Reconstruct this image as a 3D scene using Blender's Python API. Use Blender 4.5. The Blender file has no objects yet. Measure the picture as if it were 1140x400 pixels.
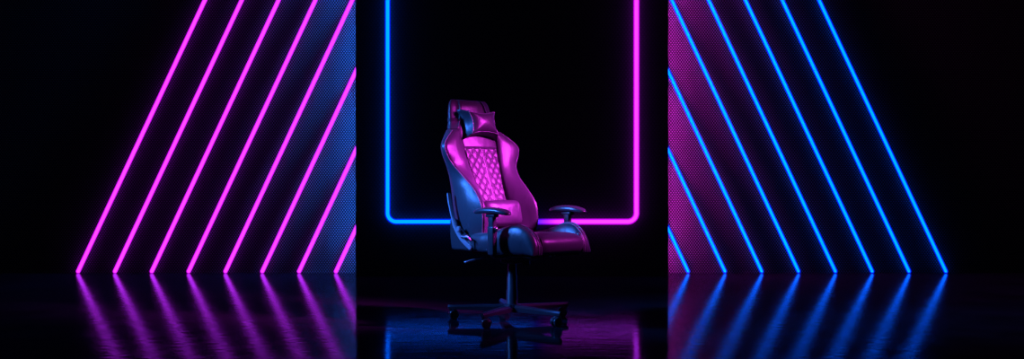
import bpy, bmesh, math, random
from mathutils import Vector, Matrix
random.seed(3)
sc = bpy.context.scene
COL = sc.collection
PI = math.pi

# ------------------------------------------------------------------ helpers
def link(name, me, mat=None, parent=None, smooth=True):
    if mat: me.materials.append(mat)
    if smooth:
        for p in me.polygons: p.use_smooth = True
    o = bpy.data.objects.new(name, me); COL.objects.link(o)
    if parent: o.parent = parent
    return o

def from_bm(name, bm, mat, parent=None, smooth=True, sharp=None):
    bmesh.ops.recalc_face_normals(bm, faces=bm.faces)
    if sharp is not None:
        for e in bm.edges:
            if len(e.link_faces) == 2 and e.calc_face_angle(0) > sharp: e.smooth = False
    me = bpy.data.meshes.new(name); bm.to_mesh(me); bm.free()
    return link(name, me, mat, parent, smooth)

def cr(p0, p1, p2, p3, t):
    return 0.5*((2*p1)+(-p0+p2)*t+(2*p0-5*p1+4*p2-p3)*t*t+(-p0+3*p1-3*p2+p3)*t**3)

def table(tab, z):
    """smooth (monotone cubic) lookup of rows (z, a, b, ...)"""
    n = len(tab)
    if z <= tab[0][0]: return list(tab[0][1:])
    if z >= tab[-1][0]: return list(tab[-1][1:])
    for i in range(n-1):
        if tab[i][0] <= z <= tab[i+1][0]: break
    out = []
    x0, x1 = tab[i][0], tab[i+1][0]; h = x1-x0; t = (z-x0)/h
    for k in range(1, len(tab[0])):
        d = (tab[i+1][k]-tab[i][k])/h
        dm = (tab[i][k]-tab[i-1][k])/(tab[i][0]-tab[i-1][0]) if i > 0 else d
        dp = (tab[i+2][k]-tab[i+1][k])/(tab[i+2][0]-tab[i+1][0]) if i+2 < n else d
        m0, m1 = (dm+d)/2, (d+dp)/2
        t2, t3 = t*t, t*t*t
        out.append((2*t3-3*t2+1)*tab[i][k]+(t3-2*t2+t)*h*m0+(-2*t3+3*t2)*tab[i+1][k]+(t3-t2)*h*m1)
    return out

def curve_pts(pts, n):
    """Catmull-Rom through 2D/3D points, n samples, arclength-ish"""
    P = [Vector(p) for p in pts]
    P = [P[0]*2-P[1]]+P+[P[-1]*2-P[-2]]
    dense = []
    for i in range(1, len(P)-2):
        for k in range(12):
            dense.append(cr(P[i-1], P[i], P[i+1], P[i+2], k/12))
    dense.append(P[-2])
    L = [0]
    for a, b in zip(dense, dense[1:]): L.append(L[-1]+(b-a).length)
    out = []; j = 0
    for k in range(n):
        s = L[-1]*k/(n-1)
        while j < len(L)-2 and L[j+1] < s: j += 1
        f = (s-L[j])/max(1e-9, L[j+1]-L[j])
        out.append(dense[j].lerp(dense[j+1], min(1, max(0, f))))
    return out

def grid(name, rows, mat, parent=None, closed=False, seam=0.0, capends=False):
    """rows: list of rows of Vectors. seam: pull border vertices inward along the normal"""
    bm = bmesh.new(); V = [[bm.verts.new(p) for p in r] for r in rows]
    nr, nc = len(V), len(V[0])
    for i in range(nr-1):
        for j in range(nc if closed else nc-1):
            a, b, c, d = V[i][j], V[i][(j+1) % nc], V[i+1][(j+1) % nc], V[i+1][j]
            try: bm.faces.new((a, b, c, d))
            except ValueError: pass
    if capends and closed:
        bm.faces.new(V[0]); bm.faces.new(list(reversed(V[-1])))
    bmesh.ops.remove_doubles(bm, verts=bm.verts, dist=1e-5)
    if seam:
        bmesh.ops.recalc_face_normals(bm, faces=bm.faces); bm.normal_update()
        mv = []
        for v in bm.verts:
            if v.is_boundary: mv.append((v, v.normal.copy()))
        for v, n in mv: v.co -= n*seam
    return from_bm(name, bm, mat, parent)

def tube_bm(pts, r, seg=10, bm=None, cap=True, radii=None):
    own = bm or bmesh.new()
    P = [Vector(p) for p in pts]; rings = []
    up = None
    for i, p in enumerate(P):
        t = ((P[i+1]-p) if i == 0 else (p-P[i-1]) if i == len(P)-1 else (P[i+1]-P[i-1])).normalized()
        if up is None:
            up = Vector((0, 0, 1)) if abs(t.z) < .9 else Vector((0, 1, 0))
        n = (up-t*up.dot(t)).normalized(); up = n
        b = t.cross(n)
        rr = radii[i] if radii else r
        rings.append([own.verts.new(p+(n*math.cos(a)+b*math.sin(a))*rr) for a in [2*PI*k/seg for k in range(seg)]])
    for A, B in zip(rings, rings[1:]):
        for k in range(seg):
            own.faces.new((A[k], A[(k+1) % seg], B[(k+1) % seg], B[k]))
    if cap: own.faces.new(rings[0]); own.faces.new(list(reversed(rings[-1])))
    return own

def round_tube(pts, r, seg=14):
    """tube with hemispherical ends"""
    P = [Vector(p) for p in pts]
    a = (P[0]-P[1]).normalized(); b = (P[-1]-P[-2]).normalized()
    pre, prr, post, por = [], [], [], []
    for k in range(1, 6):
        ph = PI/2*k/5
        pre.insert(0, P[0]+a*r*math.sin(ph)); prr.insert(0, max(.0004, r*math.cos(ph)))
        post.append(P[-1]+b*r*math.sin(ph)); por.append(max(.0004, r*math.cos(ph)))
    pts2 = pre+P+post
    return tube_bm(pts2, r, seg, radii=prr+[r]*len(P)+por)

def box_bm(c, s, bev=0, rot=None, bm=None, seg=3, taper=None):
    own = bmesh.new()
    bmesh.ops.create_cube(own, size=1)
    for v in own.verts:
        v.co = Vector((v.co.x*s[0], v.co.y*s[1], v.co.z*s[2]))
        if taper and v.co.z < 0: v.co.x *= taper; v.co.y *= taper
    if bev: bmesh.ops.bevel(own, geom=own.edges[:], offset=bev, segments=seg, affect='EDGES', profile=.5)
    M = Matrix.Translation(Vector(c))
    if rot is not None: M = M @ rot
    own.transform(M)
    if bm is None: return own
    me = bpy.data.meshes.new('t'); own.to_mesh(me); own.free(); bm.from_mesh(me); bpy.data.meshes.remove(me)
    return bm

def lathe_bm(prof, seg=28, M=None, bm=None):
    own = bmesh.new(); rings = []
    for r, z in prof:
        rings.append([own.verts.new((max(r, 1e-5)*math.cos(2*PI*k/seg), max(r, 1e-5)*math.sin(2*PI*k/seg), z)) for k in range(seg)])
    for A, B in zip(rings, rings[1:]):
        for k in range(seg): own.faces.new((A[k], A[(k+1) % seg], B[(k+1) % seg], B[k]))
    bmesh.ops.remove_doubles(own, verts=own.verts, dist=1e-4)
    if M is not None: own.transform(M)
    if bm is None: return own
    me = bpy.data.meshes.new('t'); own.to_mesh(me); own.free(); bm.from_mesh(me); bpy.data.meshes.remove(me)
    return bm

# ------------------------------------------------------------------ materials
def mat(name):
    m = bpy.data.materials.new(name); m.use_nodes = True
    nt = m.node_tree; nt.nodes.clear()
    out = nt.nodes.new('ShaderNodeOutputMaterial')
    return m, nt, out

def principled(name, base, rough, metal=0, spec=.5, bump=0, scale=60, coat=0, rvar=0, wrinkle=0):
    m, nt, out = mat(name)
    b = nt.nodes.new('ShaderNodeBsdfPrincipled')
    b.inputs['Base Color'].default_value = (*base, 1); b.inputs['Roughness'].default_value = rough
    b.inputs['Metallic'].default_value = metal; b.inputs['Specular IOR Level'].default_value = spec
    b.inputs['Coat Weight'].default_value = coat; b.inputs['Coat Roughness'].default_value = .25
    nt.links.new(b.outputs[0], out.inputs[0])
    tc = nt.nodes.new('ShaderNodeTexCoord')
    if bump:
        v = nt.nodes.new('ShaderNodeTexVoronoi'); v.inputs['Scale'].default_value = scale
        nt.links.new(tc.outputs['Object'], v.inputs['Vector'])
        bp = nt.nodes.new('ShaderNodeBump'); bp.inputs['Strength'].default_value = bump; bp.inputs['Distance'].default_value = .002
        nt.links.new(v.outputs['Distance'], bp.inputs['Height'])
        last = bp
        if wrinkle:
            mp = nt.nodes.new('ShaderNodeMapping'); mp.inputs['Scale'].default_value = (1, 1, .45)
            nt.links.new(tc.outputs['Object'], mp.inputs[0])
            n = nt.nodes.new('ShaderNodeTexNoise'); n.inputs['Scale'].default_value = 11; n.inputs['Detail'].default_value = 3
            n.inputs['Distortion'].default_value = .6
            nt.links.new(mp.outputs[0], n.inputs['Vector'])
            b2 = nt.nodes.new('ShaderNodeBump'); b2.inputs['Strength'].default_value = wrinkle; b2.inputs['Distance'].default_value = .02
            nt.links.new(n.outputs['Fac'], b2.inputs['Height']); nt.links.new(bp.outputs[0], b2.inputs['Normal'])
            last = b2
        nt.links.new(last.outputs[0], b.inputs['Normal'])
    if rvar:
        n2 = nt.nodes.new('ShaderNodeTexNoise'); n2.inputs['Scale'].default_value = 9; n2.inputs['Detail'].default_value = 6
        nt.links.new(tc.outputs['Object'], n2.inputs['Vector'])
        mr = nt.nodes.new('ShaderNodeMapRange'); mr.inputs['To Min'].default_value = rough-rvar; mr.inputs['To Max'].default_value = rough+rvar
        nt.links.new(n2.outputs['Fac'], mr.inputs[0]); nt.links.new(mr.outputs[0], b.inputs['Roughness'])
    return m

leather = principled('black_leather', (.05, .048, .058), .36, spec=.55, bump=.10, scale=260, wrinkle=.22)
leather_q = principled('black_quilted_leather', (.04, .038, .046), .42, spec=.6, bump=.10, scale=260)
piping_m = principled('piping', (.16, .15, .18), .35, spec=.6)
plastic = principled('black_plastic', (.045, .046, .055), .33, spec=.5, bump=.05, scale=400)
soft = principled('soft_arm_pad', (.05, .05, .062), .28, spec=.6, bump=.03, scale=300)
metal = principled('satin_metal', (.55, .56, .62), .38, metal=.6, rvar=.06)
dmetal = principled('dark_metal', (.09, .09, .11), .32, metal=.7, rvar=.06)
steel = principled('bright_steel', (.7, .7, .75), .22, metal=1)

def wall_mat(name, dot, base, scale, rough):
    m, nt, out = mat(name)
    b = nt.nodes.new('ShaderNodeBsdfPrincipled'); b.inputs['Roughness'].default_value = rough
    b.inputs['Specular IOR Level'].default_value = .25
    tc = nt.nodes.new('ShaderNodeTexCoord'); sx = nt.nodes.new('ShaderNodeSeparateXYZ')
    nt.links.new(tc.outputs['Object'], sx.inputs[0])
    def mth(op, a, bb=None, c=None):
        n = nt.nodes.new('ShaderNodeMath'); n.operation = op
        for i, v in enumerate((a, bb, c)):
            if v is None: continue
            if isinstance(v, (int, float)): n.inputs[i].default_value = v
            else: nt.links.new(v, n.inputs[i])
        return n.outputs[0]
    def dots(offx, offz):
        fx = mth('SUBTRACT', mth('FRACT', mth('ADD', mth('DIVIDE', sx.outputs['X'], scale), 100+offx)), .5)
        fz = mth('SUBTRACT', mth('FRACT', mth('ADD', mth('DIVIDE', sx.outputs['Z'], scale*1.34), 100+offz)), .5)
        fz2 = mth('MULTIPLY', fz, 1.34)
        d = mth('SQRT', mth('ADD', mth('MULTIPLY', fx, fx), mth('MULTIPLY', fz2, fz2)))
        mr = nt.nodes.new('ShaderNodeMapRange'); mr.interpolation_type = 'SMOOTHSTEP'
        mr.inputs['From Min'].default_value = .20; mr.inputs['From Max'].default_value = .32
        mr.inputs['To Min'].default_value = 1; mr.inputs['To Max'].default_value = 0
        nt.links.new(d, mr.inputs[0]); return mr.outputs[0]
    f = mth('MAXIMUM', dots(0, 0), dots(.5, .5))
    mx = nt.nodes.new('ShaderNodeMix'); mx.data_type = 'RGBA'
    mx.inputs[6].default_value = (*base, 1); mx.inputs[7].default_value = (*dot, 1)
    nt.links.new(f, mx.inputs[0]); nt.links.new(mx.outputs[2], b.inputs['Base Color'])
    bp = nt.nodes.new('ShaderNodeBump'); bp.inputs['Strength'].default_value = .3; bp.inputs['Distance'].default_value = .003
    nt.links.new(f, bp.inputs['Height']); nt.links.new(bp.outputs[0], b.inputs['Normal'])
    nt.links.new(b.outputs[0], out.inputs[0])
    return m
panel_m = wall_mat('dotted_wall_panel', (.12, .12, .125), (.002, .002, .003), .0234, .7)
block_m = wall_mat('dotted_black_wall', (.06, .062, .066), (.036, .036, .038), .0290, .75)

def floor_mat():
    m, nt, out = mat('polished_dark_concrete')
    b = nt.nodes.new('ShaderNodeBsdfPrincipled')
    tc = nt.nodes.new('ShaderNodeTexCoord')
    n = nt.nodes.new('ShaderNodeTexNoise'); n.inputs['Scale'].default_value = 2.2; n.inputs['Detail'].default_value = 10; n.inputs['Roughness'].default_value = .65
    nt.links.new(tc.outputs['Object'], n.inputs['Vector'])
    cr_ = nt.nodes.new('ShaderNodeValToRGB')
    cr_.color_ramp.elements[0].position = .3; cr_.color_ramp.elements[0].color = (.008, .008, .012, 1)
    cr_.color_ramp.elements[1].position = .75; cr_.color_ramp.elements[1].color = (.026, .025, .036, 1)
    nt.links.new(n.outputs['Fac'], cr_.inputs[0]); nt.links.new(cr_.outputs[0], b.inputs['Base Color'])
    n2 = nt.nodes.new('ShaderNodeTexNoise'); n2.inputs['Scale'].default_value = 5; n2.inputs['Detail'].default_value = 8; n2.inputs['Roughness'].default_value = .7
    nt.links.new(tc.outputs['Object'], n2.inputs['Vector'])
    mr = nt.nodes.new('ShaderNodeMapRange'); mr.inputs['From Min'].default_value = .3; mr.inputs['From Max'].default_value = .7
    mr.inputs['To Min'].default_value = .05; mr.inputs['To Max'].default_value = .12
    nt.links.new(n2.outputs['Fac'], mr.inputs[0]); nt.links.new(mr.outputs[0], b.inputs['Roughness'])
    n3 = nt.nodes.new('ShaderNodeTexNoise'); n3.inputs['Scale'].default_value = 14; n3.inputs['Detail'].default_value = 6
    mp = nt.nodes.new('ShaderNodeMapping'); mp.inputs['Scale'].default_value = (.35, 1.3, 1)
    nt.links.new(tc.outputs['Object'], mp.inputs[0]); nt.links.new(mp.outputs[0], n3.inputs['Vector'])
    bp = nt.nodes.new('ShaderNodeBump'); bp.inputs['Strength'].default_value = .10; bp.inputs['Distance'].default_value = .01
    nt.links.new(n3.outputs['Fac'], bp.inputs['Height']); nt.links.new(bp.outputs[0], b.inputs['Normal'])
    b.inputs['Specular IOR Level'].default_value = .02
    b.inputs['Anisotropic'].default_value = .35
    tg = nt.nodes.new('ShaderNodeCombineXYZ'); tg.inputs[1].default_value = 1
    nt.links.new(tg.outputs[0], b.inputs['Tangent'])
    nt.links.new(b.outputs[0], out.inputs[0])
    return m
floor_m = floor_mat()

PINK_C = (1.15, .09, 2.8); PINK_S = (.75, .0, 1.0)
BLUE_C = (.0, .56, 4.6); BLUE_S = (.0, .006, .85)
def emit(name, col, s=1.0):
    m, nt, out = mat(name)
    e = nt.nodes.new('ShaderNodeEmission'); e.inputs[0].default_value = (*col, 1); e.inputs[1].default_value = s
    nt.links.new(e.outputs[0], out.inputs[0]); return m
def sleeve(name, col, s=1.0, a=.8):  # glass sleeve whose emission imitates the bloom halo around the core
    m, nt, out = mat(name)
    e = nt.nodes.new('ShaderNodeEmission'); e.inputs[0].default_value = (*col, 1); e.inputs[1].default_value = s*.5
    t = nt.nodes.new('ShaderNodeBsdfTransparent'); ad = nt.nodes.new('ShaderNodeAddShader')
    t.inputs[0].default_value = (a, a, a, 1)
    nt.links.new(e.outputs[0], ad.inputs[0]); nt.links.new(t.outputs[0], ad.inputs[1]); nt.links.new(ad.outputs[0], out.inputs[0]); return m
pink_core, pink_glass = emit('pink_neon_gas', PINK_C), sleeve('pink_neon_glass_halo', PINK_S)
blue_core, blue_glass = emit('blue_neon_gas', BLUE_C), sleeve('blue_neon_glass_halo', BLUE_S)
def grad(name, ca, cb, glass):
    m, nt, out = mat(name)
    tc = nt.nodes.new('ShaderNodeTexCoord'); sx = nt.nodes.new('ShaderNodeSeparateXYZ'); nt.links.new(tc.outputs['Object'], sx.inputs[0])
    mr = nt.nodes.new('ShaderNodeMapRange'); mr.inputs['From Min'].default_value = .12; mr.inputs['From Max'].default_value = .42
    nt.links.new(sx.outputs['X'], mr.inputs[0])
    mx = nt.nodes.new('ShaderNodeValToRGB'); el = mx.color_ramp.elements
    el[0].position = .0; el[0].color = (*ca, 1); el[1].position = 1; el[1].color = (*cb, 1)
    q = el.new(.30); q.color = (.06, .03, 1.6, 1) if not glass else (.03, 0, .8, 1)
    q = el.new(.60); q.color = (.55, .03, 1.9, 1) if not glass else (.3, 0, .9, 1)
    nt.links.new(mr.outputs[0], mx.inputs[0])
    e = nt.nodes.new('ShaderNodeEmission'); nt.links.new(mx.outputs[0], e.inputs[0])
    if glass:  # bloom halo of the frame, put into the sleeve emission
        e.inputs[1].default_value = .5
        t = nt.nodes.new('ShaderNodeBsdfTransparent'); t.inputs[0].default_value = (.8, .8, .8, 1)
        ad = nt.nodes.new('ShaderNodeAddShader')
        nt.links.new(e.outputs[0], ad.inputs[0]); nt.links.new(t.outputs[0], ad.inputs[1]); nt.links.new(ad.outputs[0], out.inputs[0])
    else: nt.links.new(e.outputs[0], out.inputs[0])
    return m
frame_core = grad('frame_neon_gas', BLUE_C, PINK_C, False)
frame_glass = grad('frame_neon_glass_halo', BLUE_S, PINK_S, True)

# ------------------------------------------------------------------ camera & setting
CAMY, CAMZ, F = -6.1, .84, 1140.0
cam = bpy.data.cameras.new('camera'); cam.sensor_width = 36; cam.lens = 36*F/1140
co = bpy.data.objects.new('camera', cam); COL.objects.link(co)
co.location = (0, CAMY, CAMZ); co.rotation_euler = (PI/2, 0, 0); sc.camera = co

WY, BY, BX = 3.1, 2.76, 1.352     # panel wall, projecting wall front, its half width
def struct(name, bm, m):
    o = from_bm(name, bm, m, smooth=False); o['kind'] = 'structure'; return o
struct('floor', box_bm((0, -1.4, -.05), (16, 13, .1)), floor_m)
struct('wall_left', box_bm((-4.65, WY+.1, 2.2), (6.7, .2, 4.4)), panel_m)
struct('wall_right', box_bm((4.65, WY+.1, 2.2), (6.7, .2, 4.4)), panel_m)
struct('wall_back', box_bm((0, (BY+WY+.2)/2, 2.2), (2*BX, WY+.2-BY, 4.4)), block_m)

# ------------------------------------------------------------------ neon
def neon_strip(side, k):
    basepx = 86+41*k
    r = .0175
    Y = WY-.035
    D = Y-CAMY
    X0 = (basepx-570)/F*D
    slope = .467
    xe = -1.388
    z0 = .018; z1 = min(4.2, (xe-X0)/slope)
    pts = [(X0+slope*z0, Y, z0), (X0+slope*z1, Y, z1)]
    if side > 0: pts = [(-x, y, z) for x, y, z in pts]
    name = 'neon_tube'
    c = Vector(pts[0])
    e = bpy.data.objects.new(name, None); COL.objects.link(e); e.location = (c.x, c.y, 0)
    e.empty_display_size = .1
    loc = [Vector(p)-e.location for p in pts]
    core, glass = (blue_core, blue_glass) if side > 0 else (pink_core, pink_glass)
    a = from_bm('glowing_core', round_tube(loc, .0135 if side < 0 else .0115), core, e)
    b = from_bm('glass_halo_tube', round_tube(loc, .0205 if side < 0 else .0215), glass, e)
    # wall clips behind the tube
    d = (loc[1]-loc[0]); L = d.length; d.normalize()
    n = max(1, int(L//.9))
    for q in range(n):
        p = loc[0]+d*(L*(q+.5)/n)
        from_bm('wall_clip', box_bm((p.x, p.y+.026, p.z), (.012, .016, .012), .002), plastic, e)
    colr = 'blue' if side > 0 else 'pink'
    sd = 'right' if side > 0 else 'left'
    ords = ['outermost', 'second from the outer edge', 'third from the outer edge', 'fourth from the outer edge',
            'fifth from the outer edge', 'third from the black centre wall', 'second from the black centre wall', 'short, nearest the black centre wall'][k]
    if k == 7: lab = f'shortest slanted {colr} neon tube on the {sd} wall, next to the black centre wall'
    elif k == 0: lab = f'outermost slanted {colr} neon tube on the {sd} wall, beside the empty dark wall'
    else: lab = f'slanted {colr} neon tube on the {sd} wall, {ords}'
    e['label'] = lab; e['category'] = 'neon light'
    e['group'] = f'slanted {colr} neon tubes on the {sd} wall'
for s in (-1, 1):
    for k in range(8): neon_strip(s, k)

# centre frame
fe = bpy.data.objects.new('neon_sign', None); COL.objects.link(fe)
FY = BY-.035; FD = FY-CAMY
xl, xr = (431.5-570)/F*FD, (708.5-570)/F*FD
zb = CAMZ-(247-200)/F*FD; zt = 3.55; R = .075
fe.location = (0, FY, 0)
def arc(cx, cz, a0, a1, n=10):
    return [(cx+R*math.cos(a0+(a1-a0)*k/n), 0, cz+R*math.sin(a0+(a1-a0)*k/n)) for k in range(n+1)]
XJ = .32
left = [(XJ, 0, zb)]+arc(xl+R, zb+R, -PI/2, -PI)+arc(xl+R, zt-R, PI, PI/2)+[(XJ, 0, zt)]
right = [(XJ, 0, zb)]+arc(xr-R, zb+R, -PI/2, 0)+arc(xr-R, zt-R, 0, PI/2)+[(XJ, 0, zt)]
for pts, nm in ((left, 'blue'), (right, 'pink')):
    c = from_bm('glass_halo_tube', tube_bm(pts, .0255, 16), frame_glass, fe)
    c['label'] = f'{nm} side of the glass tube, bloom halo in its colour'
    c2 = from_bm('glowing_core', tube_bm(pts, .0145, 14), frame_core, fe)
    c2['label'] = f'{nm} glowing core'
for x, z in ((xl, 1.3), (xl, 2.3), (xr, 1.3), (xr, 2.3), (xl+.4, zb), (xr-.4, zb)):
    from_bm('wall_clip', box_bm((x, .027, z), (.012, .016, .012), .002), plastic, fe)
fe['label'] = 'rounded neon frame, blue left and pink right, on the black wall behind the chair'
fe['category'] = 'neon light'

# added LED strips, hidden behind the centre wall edges, to make the dotted panels glow
for s, colr, colv in ((-1, 'blue', (.02, .16, 1.0)), (1, 'pink', (.85, .03, .8))):
    e = bpy.data.objects.new('added_led_strip', None); COL.objects.link(e); e.location = (s*(BX+.005), WY-.16, 0)
    from_bm('mounting_channel', box_bm((-s*.001, 0, 2.15), (.010, .03, 4.2), .002), dmetal, e, False)
    from_bm('diffuser', box_bm((s*.0065, 0, 2.15), (.006, .018, 4.16), .0025), emit(colr+'_led', colv, 225 if s < 0 else 180), e, False)
    e['label'] = f"added, unseen thin vertical {colr} LED strip on the {'left' if s<0 else 'right'} side face of the black centre wall"
    e['category'] = 'led light'

# ------------------------------------------------------------------ gaming chair
YAW = math.radians(43)
chair = bpy.data.objects.new('gaming_chair', None); COL.objects.link(chair)
chair.rotation_euler = (0, 0, YAW)
chair['label'] = 'black leather gaming chair with quilted back and head pillow, on five casters'
chair['category'] = 'chair'

ZB, ZT = .47, 1.335
#        z     yf    P     Wr    yr     Wo    yb
BT = [( .46, .085, .095, .205, .035, .225, .255),
      ( .53, .100, .098, .213, .010, .235, .268),
      ( .62, .128, .100, .218, .002, .240, .285),
      ( .70, .155, .102, .217, .020, .240, .303),
      ( .78, .190, .108, .212, .085, .236, .322),
      ( .86, .222, .116, .222, .175, .236, .342),
      ( .93, .248, .124, .250, .232, .254, .345),
      (1.00, .274, .132, .288, .248, .284, .346),
      (1.05, .290, .138, .290, .260, .284, .352),
      (1.10, .307, .144, .240, .288, .246, .370),
      (1.16, .328, .138, .160, .324, .190, .400),
      (1.25, .354, .104, .122, .353, .168, .418),
      (1.335,.378, .090, .106, .377, .150, .430)]
def section(z):
    yf, P, Wr, yr, Wo, yb = table(BT, z)
    f = 1.0
    if z > 1.285: f = math.sqrt(max(0, 1-((z-1.285)/.05)**2))
    if z < .50: f = math.sqrt(max(0, 1-((.50-z)/.04)**2))
    ym = (yf+yb)/2
    g = .86+.14*f
    sq = lambda x, y: Vector((x*g, ym+(y-ym)*f))
    a = Vector((P, yf)); r = Vector((Wr, yr))
    n = Vector((-(r-a).y, (r-a).x)); n = -n if n.y > 0 else n
    n.normalize()
    b = a.lerp(r, .5)+n*min(.014, (r-a).length*.12)
    bol = [a, a.lerp(b, .3)+n*.007, b, r-Vector((.010, .0)), r+Vector((.006, .010)),
           Vector((max(Wo, Wr+.01), yr+(yb-yr)*.35)), Vector((Wo-.004, yr+(yb-yr)*.72)), Vector((Wo-.028, yb-.006)), Vector((Wo-.055, yb+.002))]
    return [sq(*p) for p in bol], sq, yf, yb, P
def centre_pt(z, x):   # front centre surface
    bol, sq, yf, yb, P = section(z)
    q = sq(x, yf-.010*(1-(x/P)**2)); return Vector((q.x, q.y, z))
NB = 40
def bolster_row(z, s):
    bol = section(z)[0]
    return [Vector((s*p.x, p.y, z)) for p in curve_pts(bol, NB)]
def zr(a, b, n): return [a+(b-a)*k/(n-1) for k in range(n)]
ztop = [1.285+.0499*math.sin(PI/2*k/10) for k in range(11)]

for s, nm in ((-1, 'near'), (1, 'far')):
    rows = [bolster_row(z, s) for z in [.4601+.0002, .465, .475, .487]+zr(.50, 1.15, 60)]
    grid('side_bolster', rows, leather, chair, seam=.005)
    rows = [bolster_row(z, s) for z in zr(1.151, 1.28, 14)+ztop]
    grid('headrest_side', rows, leather, chair, seam=.003)
    # ridge piping
    pts = []
    for z in zr(.50, 1.14, 60):
        p = section(z)[0][4]; pts.append((s*(p.x+.001), p.y-.001, z))
    from_bm('piping', tube_bm(pts, .0032, 8), piping_m, chair)
# rear cover
rows = []
for z in [.4602, .465, .475, .487]+zr(.50, 1.28, 50)+ztop:
    bol, sq, yf, yb, P = section(z); e = bol[-1]
    c = sq(0, yb+.014)
    row = []
    for k in range(21):
        u = -1+2*k/20; x = u*e.x
        row.append(Vector((x, c.y+(e.y-c.y)*u*u, z)))
    rows.append(row)
grid('rear_cover', rows, leather, chair, seam=.002)
# headrest front
rows = []
for z in zr(1.035, 1.28, 36)+ztop:
    bol, sq, yf, yb, P = section(z); e = bol[0].x
    row = []
    for k in range(31):
        u = -1+2*k/30; q = sq(u*P, yf-.010*(1-u*u)); row.append(Vector((q.x, q.y, z)))
    rows.append(row)
grid('headrest_panel', rows, leather, chair, seam=.004)
# quilted centre panel
rows = []
DW, DH = .056, .064
for z in zr(.705, 1.034, 150):
    bol, sq, yf, yb, P = section(z); row = []
    for k in range(121):
        u = -1+2*k/120; x = u*P
        y = yf-.010*(1-u*u)
        if abs(x) < .011:
            h = .006*math.sqrt(max(0, 1-(x/.011)**2))
        else:
            xx = (abs(x)-.011)
            a = PI*(xx/DW+z/DH); b = PI*(xx/DW-z/DH)
            h = .0085*(abs(math.sin(a))*abs(math.sin(b)))**.28
        edge = min(1, (1-abs(u))/.05, (z-.705)/.006, (1.034-z)/.006)
        row.append(Vector((x, y-h*edge+.004, z)))
    rows.append(row)
grid('quilted_panel', rows, leather_q, chair)
# lower centre
rows = []
for z in [.4602, .47, .485]+zr(.50, .704, 20):
    bol, sq, yf, yb, P = section(z); row = []
    for k in range(21):
        u = -1+2*k/20; q = sq(u*P, yf-.010*(1-u*u)); row.append(Vector((q.x, q.y, z)))
    rows.append(row)
grid('lower_back_panel', rows, leather, chair, seam=.003)

# superellipsoid cushion
def cushion(name, c, s, e1, e2, mat_, rot=None, warp=None, nu=48, nv=28):
    rows = []
    sg = lambda v, e: math.copysign(abs(v)**e, v)
    M = rot or Matrix.Identity(3)
    for i in range(nv+1):
        ph = -PI/2+PI*i/nv; row = []
        for j in range(nu):
            th = 2*PI*j/nu
            p = Vector((s[0]*sg(math.cos(ph), e1)*sg(math.cos(th), e2), s[1]*sg(math.sin(ph), e1), s[2]*sg(math.cos(ph), e1)*sg(math.sin(th), e2)))
            if warp: p = warp(p)
            row.append(Vector(c)+M @ p)
        rows.append(row)
    return grid(name, rows, mat_, chair, closed=True)
tilt = Matrix.Rotation(math.radians(-14), 3, 'X')
cushion('lumbar_cushion', (0, .092, .638), (.150, .050, .078), .75, .38, leather, tilt)

# head pillow : bow-tie outline, gusset, bulging front
PC = Vector((.006, .300, 1.180)); PT = Matrix.Rotation(math.radians(-15), 3, 'X')
def pillow_outline(a, b, pinch, n=18):
    pts = []
    cs = [(-1, -1), (1, -1), (1, 1), (-1, 1)]
    for q in range(4):
        c0, c1 = cs[q], cs[(q+1) % 4]
        for k in range(n):
            t = k/n; x = c0[0]+(c1[0]-c0[0])*t; z = c0[1]+(c1[1]-c0[1])*t
            w = 1-(2*t-1)**2
            if q % 2 == 0: z *= 1-pinch*w
            else: x *= 1-pinch*.8*w
            pts.append((x*a, z*b))
    return pts
rows = []
def pillow_ring(sc_, pin, m):
    out = []
    for x, z in pillow_outline(.138*sc_, .094*sc_, pin):
        a = math.atan2(z/.094, x/.138)
        ex, ez = .138*sc_*.92*math.cos(a), .094*sc_*.92*math.sin(a)
        out.append((x*(1-m)+ex*m, z*(1-m)+ez*m))
    return out
out0 = [(.045, 0.0001, 0, 0), (.046, .5, .1, .5), (.044, .85, .24, .1), (.034, 1.0, .28, 0), (.022, 1.03, .29, 0), (.002, .96, .27, 0), (-.020, .86, .25, 0),
        (-.036, .785, .23, 0), (-.041, .76, .22, 0), (-.046, .72, .20, .05), (-.054, .62, .17, .25), (-.060, .50, .13, .5), (-.065, .36, .08, .8), (-.068, .22, .03, 1), (-.0695, .10, .0, 1), (-.070, .0001, 0, 1)]
for y, sc_, pin, m in out0:
    rows.append([PC+PT @ Vector((x, y, z)) for x, z in pillow_ring(sc_, pin, m)])
hp = grid('head_pillow', rows, leather, chair, closed=True)
pp = [PC+PT @ Vector((x, -.0395, z)) for x, z in pillow_ring(.772, .222, 0)]
bmx = tube_bm(pp+[pp[0]], .0028, 8); from_bm('piping', bmx, piping_m, hp)
# elastic straps from the pillow round the headrest
for s in (-1, 1):
    zc = 1.205
    c = curve_pts(section(zc)[0], 60)[:40]
    c = [Vector((.075, c[0].y-.004))]+c
    bm = bmesh.new(); prev = None
    for q, p in enumerate(c):
        t = (c[min(q+1, len(c)-1)]-c[max(q-1, 0)]).normalized(); n = Vector((t.y, -t.x))
        v = [bm.verts.new((s*(p.x+n.x*o), p.y+n.y*o, zc+dz)) for o, dz in ((-.001, -.011), (.0035, -.011), (.0035, .011), (-.001, .011))]
        if prev:
            for k in range(4): bm.faces.new((prev[k], prev[(k+1) % 4], v[(k+1) % 4], v[k]))
        else: bm.faces.new(v)
        prev = v
    bm.faces.new(prev[::-1])
    from_bm('strap', bm, plastic, hp, sharp=.6)

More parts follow.
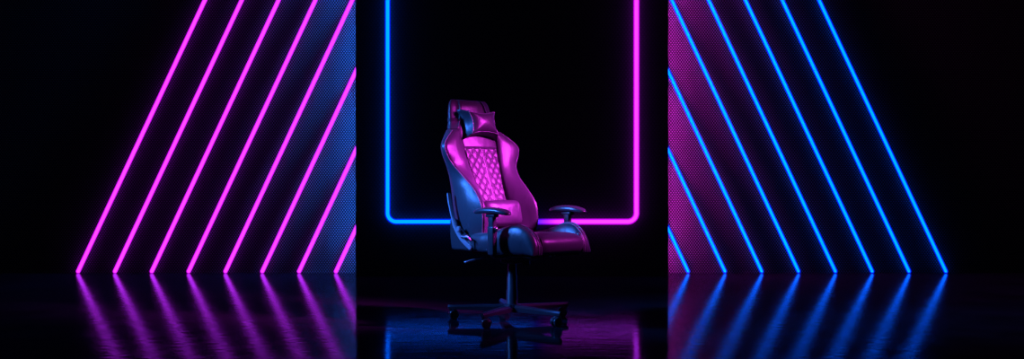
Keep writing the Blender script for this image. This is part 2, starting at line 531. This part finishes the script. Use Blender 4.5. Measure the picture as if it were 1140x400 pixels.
# ---- seat
#      y(front -)  zc   zbol  W     zbot
ST = [(-.425, .470, .470, .232, .430),
      (-.405, .508, .515, .240, .420),
      (-.37, .528, .545, .248, .416),
      (-.28, .530, .566, .255, .414),
      (-.15, .522, .580, .258, .412),
      (0.0, .515, .586, .256, .412),
      (.10, .512, .580, .245, .412),
      (.16, .505, .560, .235, .415)]
SC = .165
def seat_prof(y):
    zc, zbl, W, zbt = table(ST, y); return zc, zbl, W, zbt
def seat_front_y(x): return -.425+.018*(x/.2)**2
BOLP = curve_pts([(.16, .525), (.08, .528), (0, .531), (-.08, .541), (-.16, .562), (-.22, .579), (-.27, .585), (-.32, .579), (-.365, .556), (-.40, .520), (-.420, .480), (-.427, .445), (-.424, .4185)], 60)
K0 = max(k for k, p in enumerate(BOLP) if p[0] > -.20)
def bol_section(p, k):
    yt, zt = p
    zc, zbl, W, zbt = seat_prof(yt)
    zbt = .415
    f = max(0, min(1, (-.20-yt)/.225))
    W = .256-.022*f*f if yt < 0 else .256-.02*(yt/.16)
    yb = yt if k <= K0 else BOLP[K0][0]+(-.4225-BOLP[K0][0])*((k-K0)/(59-K0))**1.15
    tin = max(.02, min(1, (zc-.004-zbt)/max(.001, zt-zbt))) if yt > -.38 else 1
    if tin > .97: tin = .97
    sec = [(SC-.004, max(.01, tin-.4)), (SC-.001, max(.015, tin-.06)), (SC+.001, tin+.005), (SC+.014, tin+(1-tin)*.62), (W-.050, 1.0), (W-.018, .955), (W, .62), (W-.003, .2), (W-.018, .0)]
    return [Vector((x, yb+(yt-yb)*t, zbt+(zt-zbt)*t)) for x, t in sec]
for s in (-1, 1):
    rows = []
    for k, p in enumerate(BOLP):
        rows.append([Vector((s*q.x, q.y, q.z)) for q in curve_pts(bol_section(p, k), 26)])
    grid('seat_bolster', rows, leather, chair, seam=.004)
    for dx in (.040, .058):
        pts = []
        for k, p in enumerate(BOLP):
            if p[0] < -.19:
                sec = bol_section(p, k); c = curve_pts(sec, 80)
                xx = max(q.x for q in sec)-dx
                q = min(c, key=lambda q: abs(q.x-xx)+(0 if q.z > .42+(p[1]-.42)*.6 else 9) )
                n = Vector((0, -1, 0)).lerp(Vector((0, 0, 1)), max(0, min(1, (p[1]-.42)/.16))).normalized()
                pts.append(Vector((s*xx, q.y, q.z))+n*.001)
        from_bm('seat_piping', tube_bm(pts, .0030, 8), piping_m, chair)
# centre cushion: wrap over the front
rows = []
prof = [(-.10, .418), (-.30, .417), (-.392, .418), (-.414, .424), (-.428, .440), (-.434, .462), (-.432, .487), (-.420, .508), (-.400, .522), (-.37, .531), (-.30, .534), (-.2, .530), (-.1, .524), (0, .520), (.1, .518), (.15, .515)]
cp = curve_pts(prof, 80)
for p in cp:
    row = []
    for k in range(25):
        u = -1+2*k/24
        puff = .010*(1-u**4)
        nrm = Vector((0, -1, 0)) if p.x < -.42 else Vector((0, 0, 1)) if p.y > .5 else Vector((0, 0, 0))
        row.append(Vector((u*SC, p.x, p.y))+nrm*(puff-.006))
    rows.append(row)
grid('seat_cushion', rows, leather, chair, seam=.003)

# ---- under the seat
from_bm('seat_pan', box_bm((0, -.12, .408), (.40, .50, .016), .005), plastic, chair, sharp=.6)
bm = box_bm((0, -.02, .385), (.17, .24, .034), .008)
box_bm((0, -.0, .36), (.09, .11, .04), .01, bm=bm)
from_bm('tilt_mechanism', bm, dmetal, chair, sharp=.6)
from_bm('tension_knob', lathe_bm([(0, 0), (.020, 0), (.024, .006), (.024, .045), (.020, .052), (0, .052)], 20, Matrix.Translation((.035, -.085, .325))), plastic, chair, sharp=.6)
for x, y in ((-.202, -.20), (-.202, -.225), (-.202, -.26), (-.202, -.29), (-.202, -.31), (-.13, -.372), (-.085, -.372), (-.055, -.372), (-.045, -.372), (-.015, -.372)):
    Rb = Matrix.Rotation(PI/2, 4, 'X') if x > -.2 else Matrix.Rotation(-PI/2, 4, 'Y')
    from_bm('bolt', lathe_bm([(0, -.002), (.0045, -.002), (.0045, .001), (.003, .0035), (0, .004)], 12, Matrix.Translation((x, y, .409)) @ Rb), steel, chair, sharp=.8)
# tilt lever
bm = tube_bm([(-.06, .02, .378), (-.20, .03, .378), (-.275, .03, .372)], .005, 10)
lv = from_bm('height_lever', bm, dmetal, chair)
Rl = Matrix.Rotation(math.radians(-8), 4, 'Y')
from_bm('lever_grip', box_bm((-.305, .03, .369), (.075, .022, .011), .0045, Rl), metal, lv)

# ---- column and star base
from_bm('gas_column', lathe_bm([(0, .06), (.036, .06), (.037, .10), (.034, .105), (.033, .18), (.030, .185), (.029, .27), (.026, .275), (.025, .345), (.0, .345)], 32), plastic, chair, sharp=.6)
from_bm('base_hub', lathe_bm([(0, .052), (.045, .052), (.055, .060), (.057, .085), (.050, .097), (.038, .10), (0, .10)], 32), dmetal, chair, sharp=.6)
RB = .372
for k in range(5):
    a = math.radians(172+72*k)-YAW
    M = Matrix.Rotation(a, 4, 'Z')
    bm = bmesh.new(); rings = []
    for t in [0, .1, .3, .5, .7, .85, .95, 1.0]:
        x = .035+(RB+.015-.035)*t
        w = .032-.015*t; zt_ = .098-.010*t; zb_ = .056+.008*t
        if t > .96: w *= .7
        pr = [(-w, zb_), (-w*1.0, zt_-.012), (-w*.6, zt_-.002), (0, zt_), (w*.6, zt_-.002), (w, zt_-.012), (w, zb_), (0, zb_+.004)]
        rings.append([bm.verts.new((x, yy, zz)) for yy, zz in pr])
    for A, B in zip(rings, rings[1:]):
        for q in range(8): bm.faces.new((A[q], A[(q+1) % 8], B[(q+1) % 8], B[q]))
    bm.faces.new(rings[0]); bm.faces.new(rings[-1][::-1])
    bm.transform(M)
    from_bm('base_leg', bm, dmetal, chair, sharp=.5)
    px, py = math.cos(a)*RB, math.sin(a)*RB
    sw = a+math.radians([20, -60, 75, -30, 50][k])
    T = Matrix.Translation((px, py, 0)) @ Matrix.Rotation(sw, 4, 'Z')
    # caster hood + stem (the part), two wheels (sub-parts)
    bm = lathe_bm([(0, .045), (.008, .045), (.008, .068), (.013, .068), (.013, .074), (0, .074)], 14)
    N = 14; hr = []
    for q in range(N+1):
        th = math.radians(5+170*q/N)
        hr.append([bm.verts.new((-.018+rr*math.cos(th), yy, .029+rr*math.sin(th))) for rr, yy in ((.0315, -.010), (.0315, .010), (.012, .010), (.012, -.010))])
    for A, B in zip(hr, hr[1:]):
        for j in range(4): bm.faces.new((A[j], A[(j+1) % 4], B[(j+1) % 4], B[j]))
    bm.faces.new(hr[0]); bm.faces.new(hr[-1][::-1])
    bm.transform(T)
    cst = from_bm('caster', bm, plastic, chair, sharp=.5)
    for sd in (-1, 1):
        Mw = T @ Matrix.Translation((-.018, sd*.017, .029)) @ Matrix.Rotation(PI/2, 4, 'X')
        w = lathe_bm([(0, -.009), (.016, -.009), (.019, -.006), (.024, -.009), (.0275, -.006), (.029, -.002), (.029, .002), (.0275, .006), (.024, .009), (.019, .006), (.016, .009), (0, .009)], 26, Mw)
        from_bm('wheel', w, soft, cst, sharp=.6)

# ---- armrests
XA, YA, ZA = .306, -.165, .663
for s in (-1, 1):
    rows = []
    n = 30
    for i in range(n+1):
        t = -1+2*i/n
        Lh = .146; y = YA+t*Lh
        f = (max(0, 1-abs(t)**3.2))**.5
        w = (.042-.005*t*-1)*f+.0004; h = .018*(.25+.75*f)*(1 if f > .02 else .05)
        zc = ZA+.004*math.cos(t*1.6)-(.010*t*t if t > 0 else .014*t*t)
        row = []
        for k in range(20):
            a = 2*PI*k/20; ca, sa = math.cos(a), math.sin(a)
            dz = h*math.copysign(abs(sa)**.7, sa)
            cx = w*math.copysign(abs(ca)**.7, ca)
            row.append(Vector((s*XA+cx, y, zc+dz-.004*(cx/.042)**2)))
        rows.append(row)
    arm = grid('armrest', rows, soft, chair, closed=True, capends=True)
    from_bm('arm_collar', box_bm((s*XA, YA+.0, ZA-.026), (.040, .075, .020), .006), plastic, arm, sharp=.6)
    from_bm('arm_post', box_bm((s*XA, YA+.0, ZA-.085), (.030, .044, .13), .008), plastic, arm, sharp=.6)
    from_bm('arm_sleeve', box_bm((s*XA, YA+.0, .495), (.036, .054, .165), .009, taper=.94), plastic, arm, sharp=.6)
    from_bm('height_button', box_bm((s*(XA+.0), YA-.036, .56), (.016, .010, .022), .003), steel, arm, sharp=.6)
    bm = tube_bm([(s*.10, YA, .402), (s*.24, YA, .402), (s*(XA-.02), YA, .405), (s*XA, YA, .418), (s*XA, YA, .44)], .014, 10)
    from_bm('arm_bracket', bm, dmetal, arm)

# ---- recline hinge on both sides
for s in (-1, 1):
    X = s*.262
    # plastic cover
    bm = bmesh.new()
    outl = [(.04, .425), (.255, .425), (.262, .50), (.272, .60), (.235, .61), (.175, .545), (.10, .50), (.04, .485)]
    A = [bm.verts.new((X-s*.030, y, z)) for y, z in outl]; B = [bm.verts.new((X-s*.004, y, z)) for y, z in outl]
    bm.faces.new(A); bm.faces.new(B[::-1])
    for k in range(len(outl)): bm.faces.new((A[k], A[(k+1) % 8], B[(k+1) % 8], B[k]))
    bmesh.ops.bevel(bm, geom=bm.edges[:], offset=.006, segments=2, affect='EDGES')
    from_bm('hinge_cover', bm, plastic, chair, sharp=.8)
    # metal recline bracket: flat bar following the back then sweeping forward under the seat
    path = curve_pts([(.270, .76), (.262, .71), (.240, .64), (.222, .59), (.205, .555), (.165, .505), (.12, .47), (.06, .435)], 30)
    bm = bmesh.new(); prev = None
    for i, p in enumerate(path):
        t = (path[min(i+1, 29)]-path[max(i-1, 0)]).normalized(); nn = Vector((-t.y, t.x))
        hw = (.009 if i < 12 else .015) * (.6 if i in (0, 29) else 1)
        q = [p+nn*hw, p-nn*hw]
        off = .0 if i > 8 else 0
        v = [bm.verts.new((X+s*dx, w.x, w.y)) for w, dx in ((q[0], .006), (q[0].lerp(q[1], .25), .014), (q[0].lerp(q[1], .75), .014), (q[1], .006), (q[1], -.004), (q[0], -.004))]
        if prev:
            for k in range(6): bm.faces.new((prev[k], prev[(k+1) % 6], v[(k+1) % 6], v[k]))
        else: bm.faces.new(v)
        prev = v
    bm.faces.new(prev[::-1])
    br = from_bm('recline_bracket', bm, metal, chair, sharp=.5)
    from_bm('pivot_cap', lathe_bm([(0, .012), (.013, .012), (.017, .007), (.017, -.004), (0, -.004)], 20,
            Matrix.Translation((X+s*.010, .165, .548)) @ Matrix.Rotation(s*PI/2, 4, 'Y')), metal, br, sharp=.6)
    if s < 0:
        bm = tube_bm([(X-.006, .15, .50), (X-.022, .13, .505), (X-.026, .07, .507), (X-.026, .045, .488)], .006, 10)
        from_bm('recline_lever', bm, metal, chair)

# ------------------------------------------------------------------ lights
def area(name, loc, target, size, col, power, sy=None, spread=28):
    l = bpy.data.lights.new(name, 'AREA'); l.shape = 'RECTANGLE'; l.size = size; l.size_y = sy or size
    l.color = col; l.energy = power
    o = bpy.data.objects.new(name, l); COL.objects.link(o); o.location = loc
    o.rotation_euler = (Vector(target)-Vector(loc)).to_track_quat('-Z', 'Y').to_euler()
    l.spread = math.radians(spread)
    return o
area('pink_softbox', (2.7, -.75, 2.5), (0, .03, .80), .40, (.78, .035, .80), 12, .5, 20)
area('blue_softbox', (-3.0, -.5, 2.1), (.02, 0, .70), .45, (.04, .20, 1), 10, .7, 30)

w = bpy.data.worlds.new('world'); sc.world = w; w.use_nodes = True
w.node_tree.nodes['Background'].inputs[0].default_value = (.3, .35, .6, 1)
w.node_tree.nodes['Background'].inputs[1].default_value = .012
vs = sc.view_settings
vs.view_transform = 'Standard'; vs.look = 'None'; vs.gamma = 1; vs.exposure = 0; vs.use_curve_mapping = False
